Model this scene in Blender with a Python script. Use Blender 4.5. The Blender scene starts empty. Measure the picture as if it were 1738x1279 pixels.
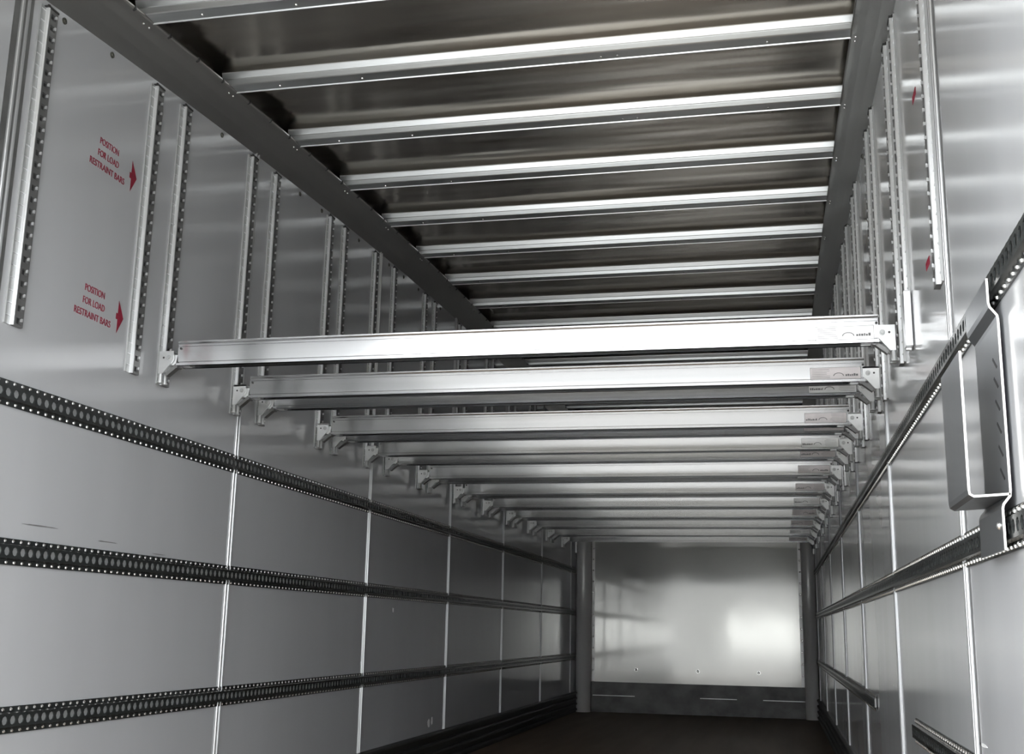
import bpy, math, random
from mathutils import Matrix, Vector
random.seed(7)
scene = bpy.context.scene
COL = scene.collection

# ------------------------------------------------------------------ camera
HALF = 1.232                       # half inside width of the trailer
EYE = 0.83                         # camera height above the trailer floor
CAMX = 0.834
yaw, pitch, roll = -0.22582, 0.21558, 0.020039
cy_, sy_, cp_, sp_ = math.cos(yaw), math.sin(yaw), math.cos(pitch), math.sin(pitch)
fwd = Vector((sy_ * cp_, cy_ * cp_, sp_))
rgt = Vector((cy_, -sy_, 0))
upv = rgt.cross(fwd)
cr_, sr_ = math.cos(roll), math.sin(roll)
r2, u2 = cr_ * rgt + sr_ * upv, -sr_ * rgt + cr_ * upv
cam_d = bpy.data.cameras.new('camera')
cam_d.sensor_fit = 'HORIZONTAL'
cam_d.sensor_width = 36.0
cam_d.lens = 1947.6 / 1738 * 36
cam_d.clip_start = 0.05
cam = bpy.data.objects.new('camera', cam_d)
COL.objects.link(cam)
m = Matrix.Identity(4)
for i in range(3):
    m[i][0], m[i][1], m[i][2] = r2[i], u2[i], -fwd[i]
m[0][3], m[1][3], m[2][3] = CAMX, 0.0, EYE
cam.matrix_world = m
scene.camera = cam

# ------------------------------------------------------------------ sky, exposure
world = bpy.data.worlds.new('overcast_sky')
scene.world = world
world.use_nodes = True
bg = world.node_tree.nodes['Background']
bg.inputs['Color'].default_value = (0.965, 0.985, 1.0, 1)
bg.inputs['Strength'].default_value = 1.0
scene.view_settings.view_transform = 'Standard'
scene.view_settings.look = 'None'
scene.view_settings.exposure = 3.3
scene.view_settings.gamma = 1.0
scene.view_settings.use_curve_mapping = False
scene.cycles.max_bounces = 14
scene.cycles.diffuse_bounces = 8
scene.cycles.glossy_bounces = 8
scene.cycles.sample_clamp_indirect = 6.0

# ------------------------------------------------------------------ layout (measured)
Y0, Y1 = 0.85, 12.33               # open rear end, front wall
SEAMS = [2.62, 4.145, 5.712, 7.258, 8.804, 10.35, 11.896]
def zr(y):                         # level of the roof bows: the roof arches gently along the trailer
    k = 0.0082 if y < 8.3 else 0.003
    return EYE + 2.17 - k * (y - 8.3) ** 2
def zwall(y):                      # where the cove meets the wall
    return zr(y) - 0.117
STRIPZ = [EYE + 0.611, EYE + 0.180, EYE - 0.272]
TRACK_BOT = EYE + 0.80
BAR_TRACKS = [3.50, 4.06, 4.29, 4.92, 5.115, 5.575, 5.895, 6.49, 6.70, 7.29, 7.49, 8.08, 8.28, 8.845, 9.08, 9.665, 9.895, 10.49, 10.705, 11.31]
FREE_TRACKS = [2.70, 3.30, 12.15]
ORD = ['first', 'second', 'third', 'fourth', 'fifth', 'sixth', 'seventh', 'eighth', 'ninth', 'tenth', 'eleventh', 'twelfth',
       'thirteenth', 'fourteenth', 'fifteenth', 'sixteenth', 'seventeenth', 'eighteenth', 'nineteenth', 'twentieth']

# ------------------------------------------------------------------ materials
def material(name, base, rough=0.5, metal=0.0, var=0.0, vscale=(3, 3, 3), rvar=0.0, bump=0.0, bscale=(2, 2, 2), bdist=0.01,
             aniso=0.0, tangent=None, ior=1.5, tint=None, detail=4.0):
    mt = bpy.data.materials.new(name)
    mt.use_nodes = True
    nt = mt.node_tree
    b = nt.nodes['Principled BSDF']
    b.inputs['Base Color'].default_value = (*base, 1)
    b.inputs['Roughness'].default_value = rough
    b.inputs['Metallic'].default_value = metal
    b.inputs['IOR'].default_value = ior
    tc = nt.nodes.new('ShaderNodeNewGeometry')
    def noise(sc, det=detail, off=0.0):
        mp = nt.nodes.new('ShaderNodeMapping')
        mp.inputs['Scale'].default_value = sc
        mp.inputs['Location'].default_value = (off, off * 1.7, off * .6)
        nt.links.new(tc.outputs['Position'], mp.inputs['Vector'])
        n = nt.nodes.new('ShaderNodeTexNoise')
        n.inputs['Scale'].default_value = 1.0
        n.inputs['Detail'].default_value = det
        nt.links.new(mp.outputs['Vector'], n.inputs['Vector'])
        return n
    if var or rvar:
        n = noise(vscale)
    if var:
        cr = nt.nodes.new('ShaderNodeValToRGB')
        t = tint or base
        cr.color_ramp.elements[0].position = 0.3
        cr.color_ramp.elements[1].position = 0.7
        cr.color_ramp.elements[0].color = (*[max(0, c * (1 - var)) for c in t], 1)
        cr.color_ramp.elements[1].color = (*[min(1, c * (1 + var)) for c in base], 1)
        nt.links.new(n.outputs['Fac'], cr.inputs['Fac'])
        nt.links.new(cr.outputs['Color'], b.inputs['Base Color'])
    if rvar:
        mr = nt.nodes.new('ShaderNodeMapRange')
        mr.inputs['From Min'].default_value = 0.3
        mr.inputs['From Max'].default_value = 0.7
        mr.inputs['To Min'].default_value = max(0.02, rough - rvar)
        mr.inputs['To Max'].default_value = rough + rvar
        nt.links.new(n.outputs['Fac'], mr.inputs['Value'])
        nt.links.new(mr.outputs['Result'], b.inputs['Roughness'])
    if bump:
        nb = noise(bscale, 2.0, 3.1)
        bp = nt.nodes.new('ShaderNodeBump')
        bp.inputs['Strength'].default_value = bump
        bp.inputs['Distance'].default_value = bdist
        nt.links.new(nb.outputs['Fac'], bp.inputs['Height'])
        nt.links.new(bp.outputs['Normal'], b.inputs['Normal'])
    if aniso:
        b.inputs['Anisotropic'].default_value = aniso
        cv = nt.nodes.new('ShaderNodeCombineXYZ')
        for i in range(3):
            cv.inputs[i].default_value = tangent[i]
        nt.links.new(cv.outputs['Vector'], b.inputs['Tangent'])
    return mt

M = {
    'panel': material('grey_wall_panel', (0.47, 0.48, 0.495), 0.13, var=0.04, vscale=(2, 2.5, .5), rvar=0.03, bump=0.10, bscale=(.6, .7, 1.2), bdist=0.012),
    'front_panel': material('front_wall_panel', (0.66, 0.66, 0.63), 0.09, metal=0.28, var=0.05, vscale=(1.5, 1.5, 1.0), rvar=0.03, bump=0.2, bscale=(1.6, 1, 1.3), bdist=0.006),
    'roof': material('roof_sheet_aluminium', (0.36, 0.33, 0.285), 0.17, metal=1.0, var=0.12, vscale=(.8, 5, 3), rvar=0.04, bump=1.0, bscale=(.45, 3.6, 1), bdist=0.018, aniso=0.5, tangent=(1, 0, 0)),
    'bow': material('roof_bow_galvanised', (0.62, 0.635, 0.64), 0.34, metal=1.0, var=0.05, vscale=(2, 30, 30)),
    'cove': material('cove_aluminium', (0.36, 0.355, 0.34), 0.34, metal=0.9, var=0.12, vscale=(4, 1.2, 4), rvar=0.06, bump=0.2, bscale=(2, 1.4, 2), bdist=0.01),
    'beam': material('beam_extruded_aluminium', (0.60, 0.605, 0.61), 0.17, metal=1.0, var=0.05, vscale=(.5, 12, 45), aniso=0.3, tangent=(0, 0, 1), detail=2.0),
    'cast': material('bracket_zinc', (0.74, 0.75, 0.75), 0.42, metal=0.85, var=0.06, vscale=(20, 20, 20)),
    'track': material('track_galvanised', (0.50, 0.51, 0.51), 0.45, metal=0.5, var=0.08, vscale=(10, 10, 3)),
    'dull_shaded': material('dull_steel_shaded', (0.22, 0.22, 0.22), 0.45, metal=0.6, var=0.15, vscale=(14, 14, 14)),  # shade and dim reflection painted into slotted faces; also dull lever, seam plate
    'nose': material('pale_lit_metal', (0.80, 0.81, 0.82), 0.34, metal=0.6, var=0.03, vscale=(10, 10, 2)),  # track metal lightened for daylight on the riser; also glints, pale sleeve
    'strip': material('lashing_rail_dark_steel', (0.030, 0.033, 0.033), 0.27, metal=0.2, var=0.25, vscale=(9, 9, 9)),
    'rivet': material('rivet_bright', (0.85, 0.85, 0.83), 0.22, metal=0.9),
    'seam': material('seam_strip_aluminium', (0.55, 0.56, 0.57), 0.36, metal=0.7, var=0.04, vscale=(5, 5, 2)),
    'backing': material('rail_backing_galvanised', (0.33, 0.34, 0.34), 0.5, metal=0.2, var=0.06, vscale=(12, 12, 12)),
    'dark': material('dark_metal', (0.05, 0.05, 0.05), 0.5, metal=0.3, var=0.2, vscale=(20, 20, 20)),
    'bolt_dark': material('bolt_aged', (0.10, 0.10, 0.085), 0.45, metal=0.6, var=0.2, vscale=(40, 40, 40)),
    'kick': material('kick_rail_dark', (0.035, 0.038, 0.036), 0.45, metal=0.3, var=0.3, vscale=(6, 2, 6)),
    'kick_front': material('front_kick_plate_scuffed', (0.032, 0.032, 0.031), 0.40, metal=0.2, var=0.9, vscale=(6, 4, 7), tint=(0.010, 0.010, 0.010)),
    'post': material('corner_post_aluminium', (0.92, 0.92, 0.91), 0.32, metal=0.15, var=0.03, vscale=(3, 3, 1.5)),
    'floor': material('floor_brown_ply', (0.165, 0.120, 0.080), 0.55, var=0.25, vscale=(7, .6, 1), bump=0.1, bscale=(20, 3, 3), bdist=0.003),
    'red': material('red_stencil_paint', (0.26, 0.012, 0.035), 0.5, var=0.15, vscale=(60, 60, 60)),
    'paper': material('sticker_silver', (0.80, 0.80, 0.80), 0.40, metal=0.5, var=0.04, vscale=(30, 30, 30)),
    'paper_warm': material('sticker_faded_pink', (0.66, 0.62, 0.62), 0.42, metal=0.4, var=0.05, vscale=(30, 30, 30)),
    'ink': material('sticker_ink', (0.16, 0.16, 0.16), 0.5, var=0.1, vscale=(50, 50, 50)),
    'pocket': material('pocket_holder_steel', (0.24, 0.25, 0.26), 0.34, metal=0.75, var=0.07, vscale=(5, 5, 2), rvar=0.05),
    'pocket_edge': material('pocket_cut_edge', (0.80, 0.79, 0.76), 0.35, metal=0.7, var=0.05, vscale=(30, 30, 30)),
    'pale_mark': material('pale_spot', (0.85, 0.86, 0.87), 0.5, var=0.05, vscale=(30, 30, 30)),
    'scuff': material('dark_scuff', (0.20, 0.20, 0.20), 0.5, var=0.2, vscale=(40, 40, 40)),
    'refl_pale': material('reflected_wall_pale', (0.86, 0.86, 0.85), 0.8, var=0.08, vscale=(.5, .5, .5)),
    'refl_grey': material('reflected_wall_grey', (0.30, 0.30, 0.30), 0.8, var=0.1, vscale=(2, 2, 2)),
    'refl_far': material('reflected_wall_far', (0.30, 0.30, 0.30), 0.6, var=0.1, vscale=(.5, .5, .5)),
    'asphalt': material('asphalt_yard', (0.40, 0.40, 0.39), 0.85, var=0.15, vscale=(1, 1, 1)),
}

# ------------------------------------------------------------------ mesh helpers
class MB:
    def __init__(s):
        s.v, s.f, s.mi = [], [], []
    def quad(s, a, b, c, d, mi=0):
        n = len(s.v)
        s.v += [a, b, c, d]; s.f.append((n, n + 1, n + 2, n + 3)); s.mi.append(mi)
    def poly(s, pts, mi=0):
        n = len(s.v)
        s.v += list(pts); s.f.append(tuple(range(n, n + len(pts)))); s.mi.append(mi)
    def box(s, lo, hi, mi=0, fn=None):
        x0, y0, z0 = lo; x1, y1, z1 = hi
        c = [(x0, y0, z0), (x1, y0, z0), (x1, y1, z0), (x0, y1, z0), (x0, y0, z1), (x1, y0, z1), (x1, y1, z1), (x0, y1, z1)]
        if fn: c = [fn(*p) for p in c]
        n = len(s.v); s.v += c
        for q in ((0, 3, 2, 1), (4, 5, 6, 7), (0, 1, 5, 4), (1, 2, 6, 5), (2, 3, 7, 6), (3, 0, 4, 7)):
            s.f.append(tuple(n + i for i in q)); s.mi.append(mi)
    def loft(s, rings, closed=True, caps=True, mi=0):
        """rings: lists of points of equal length, joined in order"""
        n0 = len(s.v); k = len(rings[0])
        for r in rings: s.v += list(r)
        for i in range(len(rings) - 1):
            for j in range(k if closed else k - 1):
                a, b = n0 + i * k + j, n0 + i * k + (j + 1) % k
                s.f.append((a, b, b + k, a + k)); s.mi.append(mi)
        if caps and closed:
            s.f.append(tuple(n0 + j for j in reversed(range(k)))); s.mi.append(mi)
            s.f.append(tuple(n0 + (len(rings) - 1) * k + j for j in range(k))); s.mi.append(mi)
    def cyl(s, c, axis, r, h, n=12, mi=0, r2=None):
        r2 = r if r2 is None else r2
        c = Vector(c); ax = Vector(axis).normalized()
        t = ax.orthogonal().normalized(); b = ax.cross(t)
        ring = lambda rr, d: [tuple(c + ax * d + (t * math.cos(2 * math.pi * i / n) + b * math.sin(2 * math.pi * i / n)) * rr) for i in range(n)]
        s.loft([ring(r, 0), ring(r2, h)], mi=mi)
    def dome(s, c, axis, r, h, n=8, mi=0):
        c = Vector(c); ax = Vector(axis).normalized()
        t = ax.orthogonal().normalized(); b = ax.cross(t)
        ring = lambda rr, d: [tuple(c + ax * d + (t * math.cos(2 * math.pi * i / n) + b * math.sin(2 * math.pi * i / n)) * rr) for i in range(n)]
        s.loft([ring(r, 0), ring(r * .78, h * .65), ring(r * .3, h)], mi=mi)
    def mesh(s, name, mats, smooth=False):
        me = bpy.data.meshes.new(name)
        me.from_pydata([tuple(p) for p in s.v], [], s.f)
        for mt in mats: me.materials.append(mt)
        if len(mats) > 1: me.polygons.foreach_set('material_index', s.mi)
        if smooth:
            me.polygons.foreach_set('use_smooth', [True] * len(s.f))
        me.validate(); me.update()
        return me
def link(name, me, parent=None, loc=None):
    o = bpy.data.objects.new(name, me)
    COL.objects.link(o)
    if parent is not None: o.parent = parent
    if loc is not None: o.location = loc
    return o
def build(name, mb, mats, parent=None, smooth=False, loc=None):
    if not isinstance(mats, (list, tuple)): mats = [mats]
    return link(name, mb.mesh(name, mats, smooth), parent, loc)
def bevel(o, w, seg=2):
    md = o.modifiers.new('bevel', 'BEVEL'); md.width = w; md.segments = seg; md.limit_method = 'ANGLE'
def tag(o, label, cat, group=None):
    o['label'] = label; o['category'] = cat
    if group: o['group'] = group
    return o
def structure(o, label, cat):
    o['kind'] = 'structure'
    return tag(o, label, cat)
def empty(name, loc=(0, 0, 0)):
    o = bpy.data.objects.new(name, None); o.location = loc; o.empty_display_size = 0.1
    COL.objects.link(o); return o
def W(s):
    """maps (height off the wall, y, z) to world, s=-1 left wall, +1 right wall"""
    return lambda p, y, z: (s * (HALF - p), y, z)

# ------------------------------------------------------------------ ground outside, floor
g = MB(); g.box((-60, -80, -1.25), (60, 60, -1.15))
structure(build('ground', g, M['asphalt']), 'grey asphalt yard outside the trailer', 'ground')
for xa, xb, mk, txt in ((-1.1, 40, 'refl_pale', 'unseen pale wall behind the camera, added for its bright reflection'), (-40, -1.1, 'refl_grey', 'unseen grey wall behind the camera, added to limit the bright reflection')):
    yw = MB(); yw.box((xa, -25.4, -1.2), (xb, -25.0, 1.55), 0); yw.box((xa, -25.0, -1.2), (xb, -24.9, 0.05), 1)  # unseen walls and plinth added to shape the bright reflection in the front wall
    structure(build('wall_reflected', yw, [M[mk], M['refl_grey']]), txt, 'wall')
wh = MB(); wh.box((-45, -46, -1.2), (45, -40, 5.2))  # unseen wall added to darken the reflection above the bright band
for k in range(60): wh.box((-45 + k * 1.5, -40.0, -1.2), (-44.4 + k * 1.5, -39.9, 5.2))
structure(build('wall_reflected_far', wh, M['refl_far']), 'unseen grey ribbed wall far behind the camera, added for its dark reflection', 'wall')
fl = MB(); fl.box((-HALF - .03, Y0, -0.12), (HALF + .03, Y1 + .05, 0.0))
structure(build('floor', fl, M['floor']), 'dark brown plywood floor of the trailer', 'floor')

# ------------------------------------------------------------------ side walls: panels, seam strips, bolts
def side_wall(s):
    w = W(s)
    root = empty('wall_left' if s < 0 else 'wall_right', (s * HALF, Y0, 0))
    structure(root, 'glossy grey panelled %s side wall of the trailer' % ('left' if s < 0 else 'right'), 'wall')
    inv = Vector(root.location)
    def ch(name, mb, mt, smooth=False):
        o = build(name, mb, mt, root, smooth); o.matrix_parent_inverse = Matrix.Translation(-inv); return o
    ys = [Y0] + SEAMS + [Y1 + .03]
    for a, b in zip(ys[:-1], ys[1:]):
        mb = MB(); rings = []
        for i in range(9):
            y = a + (b - a) * i / 8
            t = zr(y) + 0.05
            rings.append([w(0, y, -.1), w(0, y, t), w(-.035, y, t), w(-.035, y, -.1)])
        mb.loft(rings); ch('panel', mb, M['panel'])
    for y in SEAMS:
        mb = MB(); zt = zwall(y) + .01
        prof = [(-.021, 0), (-.021, .0015), (-.0165, .002), (-.0150, .0055), (-.0115, .007), (-.0080, .0055), (-.0065, .001), (.0065, .001),
                (.0080, .0055), (.0115, .007), (.0150, .0055), (.0165, .002), (.021, .0015), (.021, 0)]
        mb.loft([[w(p, y + d, z) for d, p in prof] for z in (0.2, zt)])
        ch('seam_strip', mb, M['seam'])
        if y == 2.62:
            sp = MB(); sp.box((0, y - .046, .2), (.0012, y + .036, zt), fn=w); ch('seam_plate', sp, M['dull_shaded'])
    if s < 0:
        bolts = [2.80, 3.06, 3.83, 4.595, 4.856, 5.364, 5.62, 5.849, 6.114, 6.40, 6.876]
    else:
        bolts = [3.06, 3.65, 4.60, 5.35, 6.1]
    for y in bolts:
        mb = MB(); z = zwall(y) - .024
        mb.cyl(w(0, y, z), (-s, 0, 0), .0105, .003, 12)
        mb.dome(w(.003, y, z), (-s, 0, 0), .007, .004, 8)
        ch('bolt', mb, M['bolt_dark'], False)
    return root, ch
wall_left, chL = side_wall(-1)
wall_right, chR = side_wall(1)
# pale marks and scuffs on the walls
def patch(ch, s, y, z, dy, dz, mt, name, n=9):
    w = W(s); mb = MB()
    pts = []
    for i in range(n):
        a = 2 * math.pi * i / n; r = random.uniform(.65, 1.0)
        pts.append((y + dy * r * math.cos(a), z + dz * r * math.sin(a)))
    mb.loft([[w(-.002, *p) for p in pts], [w(.0012, *p) for p in pts]])
    ch(name, mb, M[mt])

# ------------------------------------------------------------------ front wall
fw = empty('wall_front', (0, Y1, 0))
structure(fw, 'glossy grey front wall at the far end of the trailer', 'wall')
def fch(name, mb, mt, smooth=False):
    o = build(name, mb, mt, fw, smooth); o.matrix_parent_inverse = Matrix.Translation((0, -Y1, 0)); return o
mb = MB(); mb.box((-HALF - .03, Y1, -.1), (-.144, Y1 + .04, 3.06)); fch('panel', mb, M['front_panel'])
mb = MB(); mb.box((-.144, Y1 - .001, -.1), (HALF + .03, Y1 + .04, 3.06)); fch('panel', mb, M['front_panel'])
mb = MB(); mb.box((-HALF + .02, Y1 - .02, 0), (HALF - .02, Y1, .30)); mb.box((-HALF + .02, Y1 - .028, .285), (HALF - .02, Y1, .305)); fch('kick_plate', mb, M['kick_front'])
for xa, xb in ((-1.06, -.62), (.05, .42), (.68, 1.10)):
    mb = MB(); mb.box((xa, Y1 - .032, .165), (xb, Y1 - .02, .172)); fch('kick_ridge', mb, M['post'])
for x in (-.608, .03, .644):
    mb = MB(); mb.cyl((x, Y1, .435), (0, -1, 0), .018, .004, 12); mb.dome((x, Y1 - .004, .435), (0, -1, 0), .014, .010, 10); fch('bolt', mb, M['rivet'])
# corner posts
for s, xc, yc, r in ((-1, -1.152, 12.249, .078), (1, 1.162, 12.259, .068)):
    mb = MB()
    pts = [(xc + r * math.cos(2 * math.pi * i / 28), yc + r * math.sin(2 * math.pi * i / 28)) for i in range(28)]
    mb.loft([[(x, y, z) for x, y in pts] for z in (0.0, 2.80)])
    o = build('trim_3' if s < 0 else 'trim_4', mb, M['post'], None, True)
    for p in o.data.polygons:
        if len(p.vertices) > 4: p.use_smooth = False
    structure(o, 'rounded aluminium corner post on the %s of the far wall' % ('left' if s < 0 else 'right'), 'post')
    rv = MB()
    for k in range(22):
        rv.dome((xc - s * (r + .012), Y1, .42 + k * .115), (0, -1, 0), .011, .008, 8)
    fl_ = MB(); fl_.box((min(xc - s * r, xc - s * (r + .03)), Y1 - .004, 0.31), (max(xc - s * r, xc - s * (r + .03)), Y1, 3.0))
    build('flange', fl_, M['post'], o)
    q = build('rivets', rv, M['rivet'], o); q['kind'] = 'stuff'

# ------------------------------------------------------------------ roof: sheets and bows, coves
BOW0, BOWD = 3.108, 0.613
BOWS = [BOW0 + BOWD * k for k in range(-4, 16)]
XI = HALF - 0.095                  # inner edge of the coves
roof = empty('ceiling', (0, Y0, zr(Y0)))
structure(roof, 'arched aluminium roof with cross bows', 'ceiling')
rinv = Matrix.Translation(-Vector(roof.location))
SH = 0.042                         # roof sheet above the bow bottoms
edges = [Y0] + [b for b in BOWS if Y0 < b < Y1] + [Y1 + .04]
for a, b in zip(edges[:-1], edges[1:]):
    mb = MB(); rings = []
    for i in range(25):
        t = i / 24; y = a + (b - a) * t
        z = zr(y) + SH + .012 * (1 - abs(2 * t - 1) ** 5)
        rings.append([(-HALF - .03, y, z), (HALF + .03, y, z), (HALF + .03, y, z + .03), (-HALF - .03, y, z + .03)])
    mb.loft(rings)
    o = build('roof_panel', mb, M['roof'], roof, True); o.matrix_parent_inverse = rinv
    o.data.set_sharp_from_angle(angle=.6)
BOWP = [(-.048, .046), (-.0475, .043), (-.0390, .0225), (-.0372, .0205), (-.0355, .0205), (-.0350, .0190), (-.0315, .003), (-.0280, 0), (.024, 0), (.026, -.004), (.029, -.004), (.030, 0), (.030, .046)]
bm_ = MB(); bm_.loft([[(x, y, z) for y, z in BOWP] for x in (-XI - .03, XI + .03)])
bow_me = bm_.mesh('roof_bow', [M['bow']])
rb = MB()
for x in (-.95, -.62, .28, .34, .86):
    rb.dome((x, .005, 0), (0, 0, -1), .005, .004, 8)
riv_me = rb.mesh('rivets', [M['rivet']])
for y in BOWS:
    if not (Y0 + .05 < y < Y1 - .05): continue
    o = link('roof_bow', bow_me, roof); o.matrix_parent_inverse = rinv; o.location = (0, y, zr(y))
    q = link('rivets', riv_me, o); q['kind'] = 'stuff'
def cove(s, name):
    prof = [(0, -.117), (.004, -.112), (.030, -.078), (.060, -.042), (.080, -.020), (.092, -.006), (.0965, -.002), (.0965, .003), (.090, .004), (.03, .004), (0, .004)]
    w = W(s); mb = MB(); rings = []
    n = 40
    for i in range(n + 1):
        y = Y0 + (Y1 - Y0) * i / n
        rings.append([w(p, y, zr(y) + dz) for p, dz in prof])
    mb.loft(rings)
    o = build(name, mb, M['cove'])
    structure(o, 'dark metal cove along the %s edge of the roof' % ('left' if s < 0 else 'right'), 'trim')
    rv = MB()
    for y in BOWS:
        if not (Y0 + .1 < y < Y1 - .1): continue
        for d in (-.012, .022):
            rv.dome(w(.0805, y + d, zr(y + d) - .0195), (-s * .62, 0, -.78), .0045, .004, 8)
    q = build('rivets', rv, M['rivet'], o); q['kind'] = 'stuff'
    for k, y in enumerate(BOWS):
        if not (Y0 + .1 < y < Y1 - .5): continue
        for d in ((-.09, .13, .33) if s < 0 else ()):
            c = MB(); yy = y + d
            c.box((.0885, yy - .004, zr(yy) - .008), (.0995, yy + .004, zr(yy) + .0045), fn=lambda p, a, b: w(p, a, b + (.0965 - p) * -.35))
            build('clip', c, M['dark'], o)
    return o
cove(-1, 'trim_1'); cove(1, 'trim_2')

hd = MB(); hd.box((-HALF - .03, Y0 - .06, EYE + 1.585), (HALF + .03, Y0 + .04, zr(Y0) + .08)); hd.box((-HALF - .03, Y0 - .06, EYE + 1.575), (HALF + .03, Y0 - .045, EYE + 1.585))
structure(build('trim_5', hd, M['cove']), 'metal header of the rear door frame above the camera', 'trim')

# ------------------------------------------------------------------ ribbed kick rails at the foot of the walls
for s, nm in ((-1, 'baseboard_left'), (1, 'baseboard_right')):
    w = W(s); mb = MB(); mb.box((0, Y0, 0), (.012, Y1, .205), fn=w)
    o = build(nm, mb, M['kick'])
    structure(o, 'dark ribbed kick rail along the foot of the %s wall' % ('left' if s < 0 else 'right'), 'baseboard')
    for z in (.015, .070, .125, .180):
        r = MB(); r.loft([[w(.010, y, z), w(.026, y, z + .004), w(.028, y, z + .012), w(.026, y, z + .020), w(.010, y, z + .024)] for y in (Y0, Y1)])
        build('rib', r, M['kick'], o)

# ------------------------------------------------------------------ perforated lashing rails
PITCH = 0.035
def rail(s, zc, ya, yb):
    """hat profile along y with a row of round holes through the face; rivets on both flanges"""
    w = W(s); mb = MB()
    H2, HF, PF = .036, .0185, .015      # half height, half height of the raised face, its height off the wall
    n = int((yb - ya) / PITCH); yb = ya + n * PITCH
    for sg in (-1, 1):
        z1, z2, z3 = zc + sg * H2, zc + sg * (HF + .003), zc + sg * HF
        mb.loft([[w(0, y, z1), w(.004, y, z1), w(.005, y, z2), w(PF, y, z3), w(PF - .003, y, z3 - sg * .002), w(.002, y, z2)] for y in (ya, yb)])
    R_ = .0125
    for i in range(n):
        yc = ya + (i + .5) * PITCH; hy = PITCH / 2
        outer = [(hy, 0), (hy, HF), (0, HF), (-hy, HF), (-hy, 0), (-hy, -HF), (0, -HF), (hy, -HF)]
        inner = [(R_ * math.cos(k * math.pi / 4), R_ * math.sin(k * math.pi / 4)) for k in range(8)]
        b0 = len(mb.v)
        mb.v += [w(PF, yc + a, zc + b) for a, b in outer]
        mb.v += [w(PF, yc + a, zc + b) for a, b in inner]
        mb.v += [w(PF - .003, yc + a, zc + b) for a, b in inner]
        for k in range(8):
            k2 = (k + 1) % 8
            mb.f.append((b0 + k, b0 + k2, b0 + 8 + k2, b0 + 8 + k)); mb.mi.append(0)
            mb.f.append((b0 + 8 + k, b0 + 8 + k2, b0 + 16 + k2, b0 + 16 + k)); mb.mi.append(0)
    rv = MB()
    for i in range(n):
        yc = ya + (i + .5) * PITCH
        for sg in (-1, 1):
            rv.dome(w(.004, yc + (.0 if sg > 0 else PITCH / 2 - .004), zc + sg * .0285), (-s, 0, 0), .0055, .0045, 6)
    return mb, rv
def make_rail(s, zc, ya, yb, label, where):
    root = empty('lashing_rail', (s * HALF, ya, zc))
    tag(root, label, 'rail', 'perforated lashing rails on the walls')
    inv = Matrix.Translation(-Vector(root.location))
    mb, rv = rail(s, zc, ya, yb)
    o = build('rail_body', mb, M['strip'], root); o.matrix_parent_inverse = inv
    q = build('rivets', rv, M['rivet'], root); q.matrix_parent_inverse = inv; q['kind'] = 'stuff'
    w = W(s); bk = MB(); bk.box((.003, ya, zc - .0175), (.0095, yb - .03, zc + .0175), fn=w)
    o = build('backing', bk, M['backing'], root); o.matrix_parent_inverse = inv
LV = ['highest', 'middle', 'lowest']
for k, zc in enumerate(STRIPZ):
    make_rail(-1, zc, Y0, 12.19, 'dark perforated lashing rail on the left wall, %s of the three' % LV[k], k)
make_rail(1, STRIPZ[0], Y0, 12.19, 'dark perforated lashing rail high on the right wall behind the top of the steel pocket', 0)
make_rail(1, STRIPZ[1], Y0, 12.19, 'dark perforated lashing rail across the middle of the right wall, under the steel pocket', 1)
make_rail(1, STRIPZ[2], 5.15, 12.19, 'low dark lashing rail on the right wall, long far piece ending mid-wall', 2)
make_rail(1, STRIPZ[2], Y0, 3.75, 'low dark lashing rail on the right wall, short near piece at the bottom right corner', 3)

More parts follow.
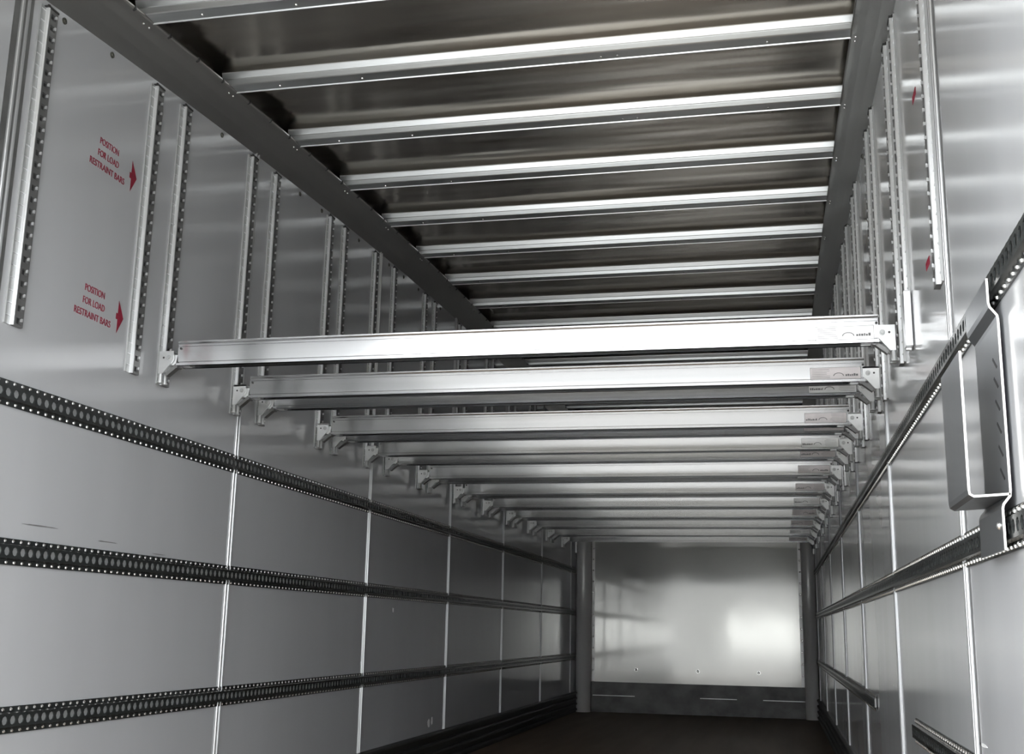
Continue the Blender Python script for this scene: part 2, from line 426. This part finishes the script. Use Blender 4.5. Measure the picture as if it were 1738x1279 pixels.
# ------------------------------------------------------------------ vertical slotted tracks for the bars
def track(s, y, label, sleeve=False):
    w = W(s)
    zt = zwall(y) - .022
    zb = TRACK_BOT
    root = empty('slotted_track', (s * HALF, y, zb))
    tag(root, label, 'track', 'vertical slotted tracks on the %s wall' % ('left' if s < 0 else 'right'))
    inv = Matrix.Translation(-Vector(root.location))
    def ch(name, mb, mt, smooth=False):
        o = build(name, mb, mt, root, smooth); o.matrix_parent_inverse = inv; return o
    # riser facing the rear doors, coloured lighter for the daylight it catches
    ya, yr, yt = y + .001, y + .026, y + .072
    mb = MB()
    mb.loft([[w(p, yy, z) for yy, p in ((yr, .002), (yr + .0005, .0125), (yr + .0025, .0145), (yr + .0055, .0145), (yr + .0055, .002))] for z in (zb, zt)])
    ch('nose', mb, M['nose'])
    # flat near flange with a small rolled edge
    nf = MB(); nf.box((0, ya, zb), (.0035, yr, zt), fn=w); nf.box((.0035, ya, zb), (.0060, ya + .0025, zt), fn=w); ch('near_flange', nf, M['track'])
    # raised face pierced by slots
    pit = .036
    n = int((zt - zb) / pit)
    ph = (zt - zb) / n
    a, b, P_ = yr + .0055, yt, .0135
    sa, sb = a + .009, b - .009
    mb = MB()
    for i in range(n):
        z0 = zb + i * ph; z1 = z0 + ph; h0, h1 = z0 + .007, z1 - .012
        o_ = [(a, z0), (b, z0), (b, z1), (a, z1)]; i_ = [(sa, h0), (sb, h0), (sb, h1), (sa, h1)]
        for k in range(4):
            k2 = (k + 1) % 4
            mb.quad(w(P_, o_[k][0], o_[k][1]), w(P_, o_[k2][0], o_[k2][1]), w(P_, i_[k2][0], i_[k2][1]), w(P_, i_[k][0], i_[k][1]))
            mb.quad(w(P_, i_[k][0], i_[k][1]), w(P_, i_[k2][0], i_[k2][1]), w(.004, i_[k2][0], i_[k2][1]), w(.004, i_[k][0], i_[k][1]))
    mb.quad(w(0, b, zb), w(P_, b, zb), w(P_, b, zt), w(0, b, zt))
    for z in (zb, zt):
        mb.quad(w(0, a, z), w(P_, a, z), w(P_, b, z), w(0, b, z))
    ch('slotted_face', mb, M['dull_shaded'])
    th = MB()
    for i in range(n):
        z = zb + (i + 1) * ph - .012
        th.box((.0035, ya + .004, z), (.0065, yr, z + .0022), fn=w)
        th.box((.0100, sb - .002, z - .008), (.0160, sb + .003, z + .001), fn=w)
    q = ch('slot_edge_glints', th, M['nose']); q['kind'] = 'stuff'  # flange ticks, and bright tabs standing in for glints on slot edges
    bk = MB(); bk.box((0, a, zb + .002), (.0035, b - .001, zt - .002), fn=w); ch('backing', bk, M['dark'])  # dark sheet standing in for shade inside the slots
    cap = MB(); cap.box((0, y + .022, zt), (.016, y + .073, zt + .006), fn=w); cap.dome(w(.002, y + .04, zt + .012), (-s, 0, 0), .007, .006, 8)
    ch('end_cap', cap, M['dark'])
    if sleeve:
        sl = MB(); sl.box((.002, y - .020, zb - .006), (.022, y + .0255, zb + .155), fn=w); sl.box((.004, y + .0, zb - .014), (.020, y + .012, zb - .006), fn=w)
        o = ch('sleeve', sl, M['nose']); bevel(o, .002)
    return root
for s, side in ((-1, 'left'), (1, 'right')):
    for y, txt in ((2.68, 'empty slotted track nearest the camera on the %s wall' % side),
                   (3.30, 'empty slotted track on the %s wall %s' % (side, 'beside the red stencils' if s < 0 else 'with a pale sleeve at its foot')),
                   (12.15, 'empty slotted track on the %s wall in the far corner' % side)):
        track(s, y, txt, sleeve=(s > 0 and y == 3.30))
    for i, y in enumerate(BAR_TRACKS):
        track(s, y, '%s-wall slotted track holding the %s load bar from the camera' % (side, ORD[i]))

# ------------------------------------------------------------------ load bars
BZ0, BZ1 = EYE + .852, EYE + .938         # bottom and top of the beam
XL, XR = -HALF + .096, HALF - .077
def beam_mesh():
    h = BZ1 - BZ0
    prof = [(-.028, 0), (-.028, .0085), (-.0175, .0095), (-.0175, .0130), (-.0205, .0140), (-.0205, h - .022), (-.0180, h - .021), (-.0180, h - .019), (-.0205, h - .018),
            (-.0205, h - .013), (-.0180, h - .012), (-.0180, h - .010), (-.0205, h - .009), (-.0235, h - .005), (-.0235, h),
            (.0235, h), (.0235, h - .005), (.0205, h - .009), (.0205, .0095), (.028, .0065), (.028, 0), (.018, 0), (.017, .050), (-.017, .050), (-.018, 0)]
    mb = MB()
    mb.loft([[(x, y, z) for y, z in prof] for x in (XL, XR)])
    return mb.mesh('beam', [M['beam']])
BEAM = beam_mesh()
def bracket_mesh(s):
    """cast end plate: square top, cut diagonally towards the wall, hugging the track nose"""
    xw = lambda p: s * (HALF - p)
    mb = MB()
    zt = .052; pl = []
    out = [(.030, zt), (.083, zt), (.083, .022), (.077, .012), (.046, -.026), (.030, -.026)]
    for yy in (-.026, -.019):
        pl.append([(xw(p), yy, z) for p, z in out])
    mb.loft(pl)
    mb.loft([[(xw(p), yy, z) for p, z in out] for yy in (.019, .026)])
    # top web and tongue into the beam end
    mb.box((.030, -.026, .046), (.083, .026, .052), fn=lambda p, y, z: (xw(p), y, z))
    mb.box((.050, -.015, .004), (.125, .015, .040), fn=lambda p, y, z: (xw(p), y, z))
    return mb.mesh('end_bracket', [M['cast']])
BRK = {s: bracket_mesh(s) for s in (-1, 1)}
def latch_meshes(s):
    xw = lambda p: s * (HALF - p)
    bolt = MB(); bolt.cyl((xw(.067), -.026, .029), (0, -1, 0), .0085, .003, 14); bolt.cyl((xw(.067), -.029, .029), (0, -1, 0), .0055, .004, 6)
    hole = MB(); hole.cyl((xw(.047), -.0258, .029), (0, -1, 0), .0035, .0008, 10)
    tubes = MB()
    tubes.cyl((xw(.036), -.018, -.055), (0, 0, 1), .0075, .034, 12); tubes.cyl((xw(.036), -.018, -.058), (0, 0, 1), .0105, .006, 12)
    tubes.cyl((xw(.036), .012, -.055), (0, 0, 1), .0075, .034, 12); tubes.cyl((xw(.036), .012, -.058), (0, 0, 1), .0105, .006, 12)
    lev = MB()
    a, b = (.050, -.028), (.092, .006)
    d = Vector((b[0] - a[0], b[1] - a[1])).normalized(); nn = Vector((-d.y, d.x)) * .006
    lev.loft([[(xw(a[0] + nn.x), y, a[1] + nn.y), (xw(b[0] + nn.x), y, b[1] + nn.y), (xw(b[0] - nn.x), y, b[1] - nn.y), (xw(a[0] - nn.x), y, a[1] - nn.y)] for y in (-.012, .012)])
    lev.cyl((xw(.090), -.016, .002), (0, 1, 0), .008, .032, 10)
    return [('bolt', bolt.mesh('bolt', [M['track']])), ('pin_hole', hole.mesh('pin_hole', [M['dark']])), ('hook_tubes', tubes.mesh('hook_tubes', [M['track']])), ('release_lever', lev.mesh('release_lever', [M['dull_shaded']]))]
LAT = {s: latch_meshes(s) for s in (-1, 1)}
def sticker_mesh(kind):
    mb = MB(); x0, x1, z0, z1 = .973, 1.142, .0105, .0535
    yb, yf, yi = -.0205, -.0212, -.0216
    mb.box((x0, yf, z0), (x1, yb, z1), 0)
    def ink(a, b, c, d):
        mb.quad((a, yi, c), (b, yi, c), (b, yi, d), (a, yi, d), 1)
    for r in ((x0, x1, z0, z0 + .001), (x0, x1, z1 - .001, z1), (x0, x0 + .001, z0, z1), (x1 - .001, x1, z0, z1)): ink(*r)
    rnd = random.Random(kind)
    fx = (lambda a: a) if kind % 2 == 0 else (lambda a: x0 + x1 - a)
    for k in range(6):
        z = z0 + .006 + k * .006
        a, b = sorted((fx(x0 + .006), fx(x0 + .055 + rnd.uniform(0, .012)))); ink(a, b, z, z + .0010)
    # emblem: an arched band, then a line of heavy marks
    cx = fx(x0 + .095); zc = z0 + .012
    for k in range(7):
        t0, t1 = math.pi * k / 7, math.pi * (k + 1) / 7
        mb.quad((cx + .018 * math.cos(t0), yi, zc + .012 * math.sin(t0)), (cx + .018 * math.cos(t1), yi, zc + .012 * math.sin(t1)),
                (cx + .015 * math.cos(t1), yi, zc + .0095 * math.sin(t1)), (cx + .015 * math.cos(t0), yi, zc + .0095 * math.sin(t0)), 1)
    p = x0 + .118
    while p < x1 - .010:
        q = rnd.uniform(.003, .007)
        a, b = sorted((fx(p), fx(p + q))); ink(a, b, zc - .001, zc + rnd.uniform(.004, .008)); p += q + .0015
    return mb.mesh('label_sticker', [M['paper'] if kind % 3 == 0 else M['paper_warm'], M['ink']])
STK = [sticker_mesh(k) for k in (0, 1, 2, 3)]
PEG = MB(); PEG.cyl((1.150, -.0205, .060), (0, -1, 0), .004, .003, 10); PEG.cyl((-1.125, -.0205, .060), (0, -1, 0), .004, .003, 10)
PEG_ME = PEG.mesh('end_pins', [M['dark']])
for i, y in enumerate(BAR_TRACKS):
    root = empty('load_bar', (0, y - .012, BZ0))
    lab = {0: 'aluminium load bar nearest the camera, the brightest and largest of the row',
           19: 'aluminium load bar farthest from the camera, just before the front wall'}.get(i, 'aluminium load bar spanning the trailer, %s from the camera' % ORD[i])
    if i: root.rotation_euler.x = -math.radians(random.uniform(1.2, 2.0))     # tilt dims these bars: they reflect roof and header instead of sky
    tag(root, lab, 'load bar', 'aluminium load bars across the trailer')
    bmo = link('beam', BEAM, root)
    st = link('label_sticker', STK[0 if i == 0 else 1 + i % 3], bmo)
    st['label'] = 'printed sticker at the right end of the bar'
    link('end_pins', PEG_ME, bmo)
    for s in (-1, 1):
        br = link('end_bracket', BRK[s], root)
        for nm, me in LAT[s]:
            link(nm, me, br)

# ------------------------------------------------------------------ bent steel pocket holder on the right wall
def pocket():
    y0, y1 = 2.05, 2.275
    w = W(1); t = .004
    root = empty('steel_pocket', w(0, y0, STRIPZ[1]))
    tag(root, 'bent grey steel pocket holder hung between two lashing rails on the right wall', 'holder')
    inv = Matrix.Translation(-Vector(root.location))
    Z = lambda z: EYE + z
    def sheet(name, pts, ya, yb, mi_edge=True):
        """pts: centre line (p,z) of a bent sheet; side edges get the bright cut-edge material"""
        mb = MB(); n = len(pts); L, Rr = [], []
        for i, (p, z) in enumerate(pts):
            a = Vector(pts[max(0, i - 1)]); b = Vector(pts[min(n - 1, i + 1)])
            d = (b - a).normalized(); nn = Vector((-d.y, d.x)) * (t / 2)
            L.append((p + nn.x, z + nn.y)); Rr.append((p - nn.x, z - nn.y))
        for i in range(n - 1):
            mb.quad(w(L[i][0], ya, L[i][1]), w(L[i + 1][0], ya, L[i + 1][1]), w(L[i + 1][0], yb, L[i + 1][1]), w(L[i][0], yb, L[i][1]), 0)
            mb.quad(w(Rr[i][0], ya, Rr[i][1]), w(Rr[i + 1][0], ya, Rr[i + 1][1]), w(Rr[i + 1][0], yb, Rr[i + 1][1]), w(Rr[i][0], yb, Rr[i][1]), 0)
            for yy in (ya, yb):
                mb.quad(w(L[i][0], yy, L[i][1]), w(L[i + 1][0], yy, L[i + 1][1]), w(Rr[i + 1][0], yy, Rr[i + 1][1]), w(Rr[i][0], yy, Rr[i][1]), 1)
        for i in (0, n - 1):
            mb.quad(w(L[i][0], ya, L[i][1]), w(L[i][0], yb, L[i][1]), w(Rr[i][0], yb, Rr[i][1]), w(Rr[i][0], ya, Rr[i][1]), 1)
        o = build(name, mb, [M['pocket'], M['pocket_edge']], root); o.matrix_parent_inverse = inv
        return o
    sheet('back_plate', [(.024, Z(.612)), (.024, Z(.568)), (.022, Z(.560)), (.011, Z(.545)), (.010, Z(.537)), (.010, Z(.243))], y0, y1)
    sheet('tray', [(.010, Z(.236)), (.068, Z(.232)), (.0745, Z(.236)), (.0755, Z(.244)), (.0755, Z(.484))], y0, y1)
    sheet('foot', [(.010, Z(.243)), (.011, Z(.233)), (.022, Z(.219)), (.024, Z(.212)), (.024, Z(.143))], y0, y1 - .0)
    for z in (.47, .435, .395, .355, .315, .275):
        bl = MB(); yc = y0 + .045
        bl.loft([[w(p, yc + dy, Z(z) + dz) for dy, dz in ((-.020, -.010), (-.012, -.012), (.020, .010), (.014, .013))] for p in (.011, .0125)])
        q = build('slot', bl, M['dark'], root); q.matrix_parent_inverse = inv
    for z in (.185,):
        b2 = MB(); b2.dome(w(.026, y0 + .03, Z(z)), (-1, 0, 0), .007, .005, 10)
        q = build('fixing_screw', b2, M['rivet'], root); q.matrix_parent_inverse = inv
pocket()

# ------------------------------------------------------------------ red stencils on the walls
def text_mesh(body, size):
    cu = bpy.data.curves.new('stencil', 'FONT'); cu.body = body; cu.size = size
    cu.align_x = 'CENTER'; cu.extrude = 0.0006
    o = bpy.data.objects.new('stencil', cu); COL.objects.link(o)
    dg = bpy.context.evaluated_depsgraph_get()
    me = bpy.data.meshes.new_from_object(o.evaluated_get(dg)); COL.objects.unlink(o); bpy.data.objects.remove(o)
    me.materials.clear(); me.materials.append(M['red'])
    return me
TXT = {t: text_mesh(t, .031) for t in ('POSITION', 'FOR LOAD', 'RESTRAINT BARS')}
def stencil(s, yc, ztop, label, k_=1.0, lines=('POSITION', 'FOR LOAD', 'RESTRAINT BARS')):
    root = empty('stencil_sign', (s * (HALF - .0008), yc, ztop))
    # local frame: x = reading direction, y = up, z = off the wall
    root.matrix_world = Matrix(((0, 0, -s, s * (HALF - .0008)), (-s, 0, 0, yc), (0, 1, 0, ztop), (0, 0, 0, 1)))
    root.scale = (k_, 1, 1)
    tag(root, label, 'sign', 'red position stencils')
    for k, t in enumerate(lines):
        o = link('text_line', TXT[t], root, (0, -.023 - k * .041, 0))
        o.scale = (.85 if k == 2 else .80, 1.0, 1.0)
    if len(lines) < 3: return
    d = -s
    mb = MB()
    ar = [(.127, -.047), (.137, -.047), (.137, -.004), (.170, -.057), (.137, -.112), (.137, -.067), (.127, -.067)]
    mb.loft([[(d * a if s > 0 else a, b, 0) for a, b in ar], [(d * a if s > 0 else a, b, .0006) for a, b in ar]])
    build('arrow', mb, M['red'], root)
stencil(-1, 3.098, EYE + 1.512, 'upper red stencil and arrow on the left wall')
stencil(-1, 3.098, EYE + 1.024, 'lower red stencil and arrow on the left wall')
stencil(1, 2.99, EYE + 1.42, 'upper red stencil on the right wall, seen edge-on between the tracks', .35, ('RESTRAINT BARS',))
stencil(1, 2.92, EYE + .93, 'lower red stencil on the right wall, seen edge-on between the tracks', .35, ('RESTRAINT BARS',))

# ------------------------------------------------------------------ wear and pale marks on the walls
patch(chL, -1, 6.17, EYE + .086, .012, .016, 'pale_mark', 'pale_mark')
patch(chL, -1, 6.93, EYE - .57, .030, .032, 'pale_mark', 'pale_mark')  # this and the next blotch stand in for a bright reflection
patch(chL, -1, 7.00, EYE - .56, .018, .028, 'pale_mark', 'pale_mark')
patch(chL, -1, 5.70, EYE - .19, .016, .022, 'pale_mark', 'pale_mark')  # pale piece for the small white clip on the seam
patch(chL, -1, 2.56, EYE + .293, .003, .006, 'scuff', 'scuff')
for yy, zz, dy in ((2.95, .262, .10), (3.3, .243, .07), (3.62, .225, .05), (4.6, .18, .05), (2.7, -.345, .06)):
    patch(chL, -1, yy, EYE + zz, dy, .0022, 'scuff', 'scuff', 14)
patch(chR, 1, 4.35, EYE - .17, .05, .004, 'pale_mark', 'pale_mark')
patch(chR, 1, 2.55, EYE - .21, .06, .004, 'pale_mark', 'pale_mark')
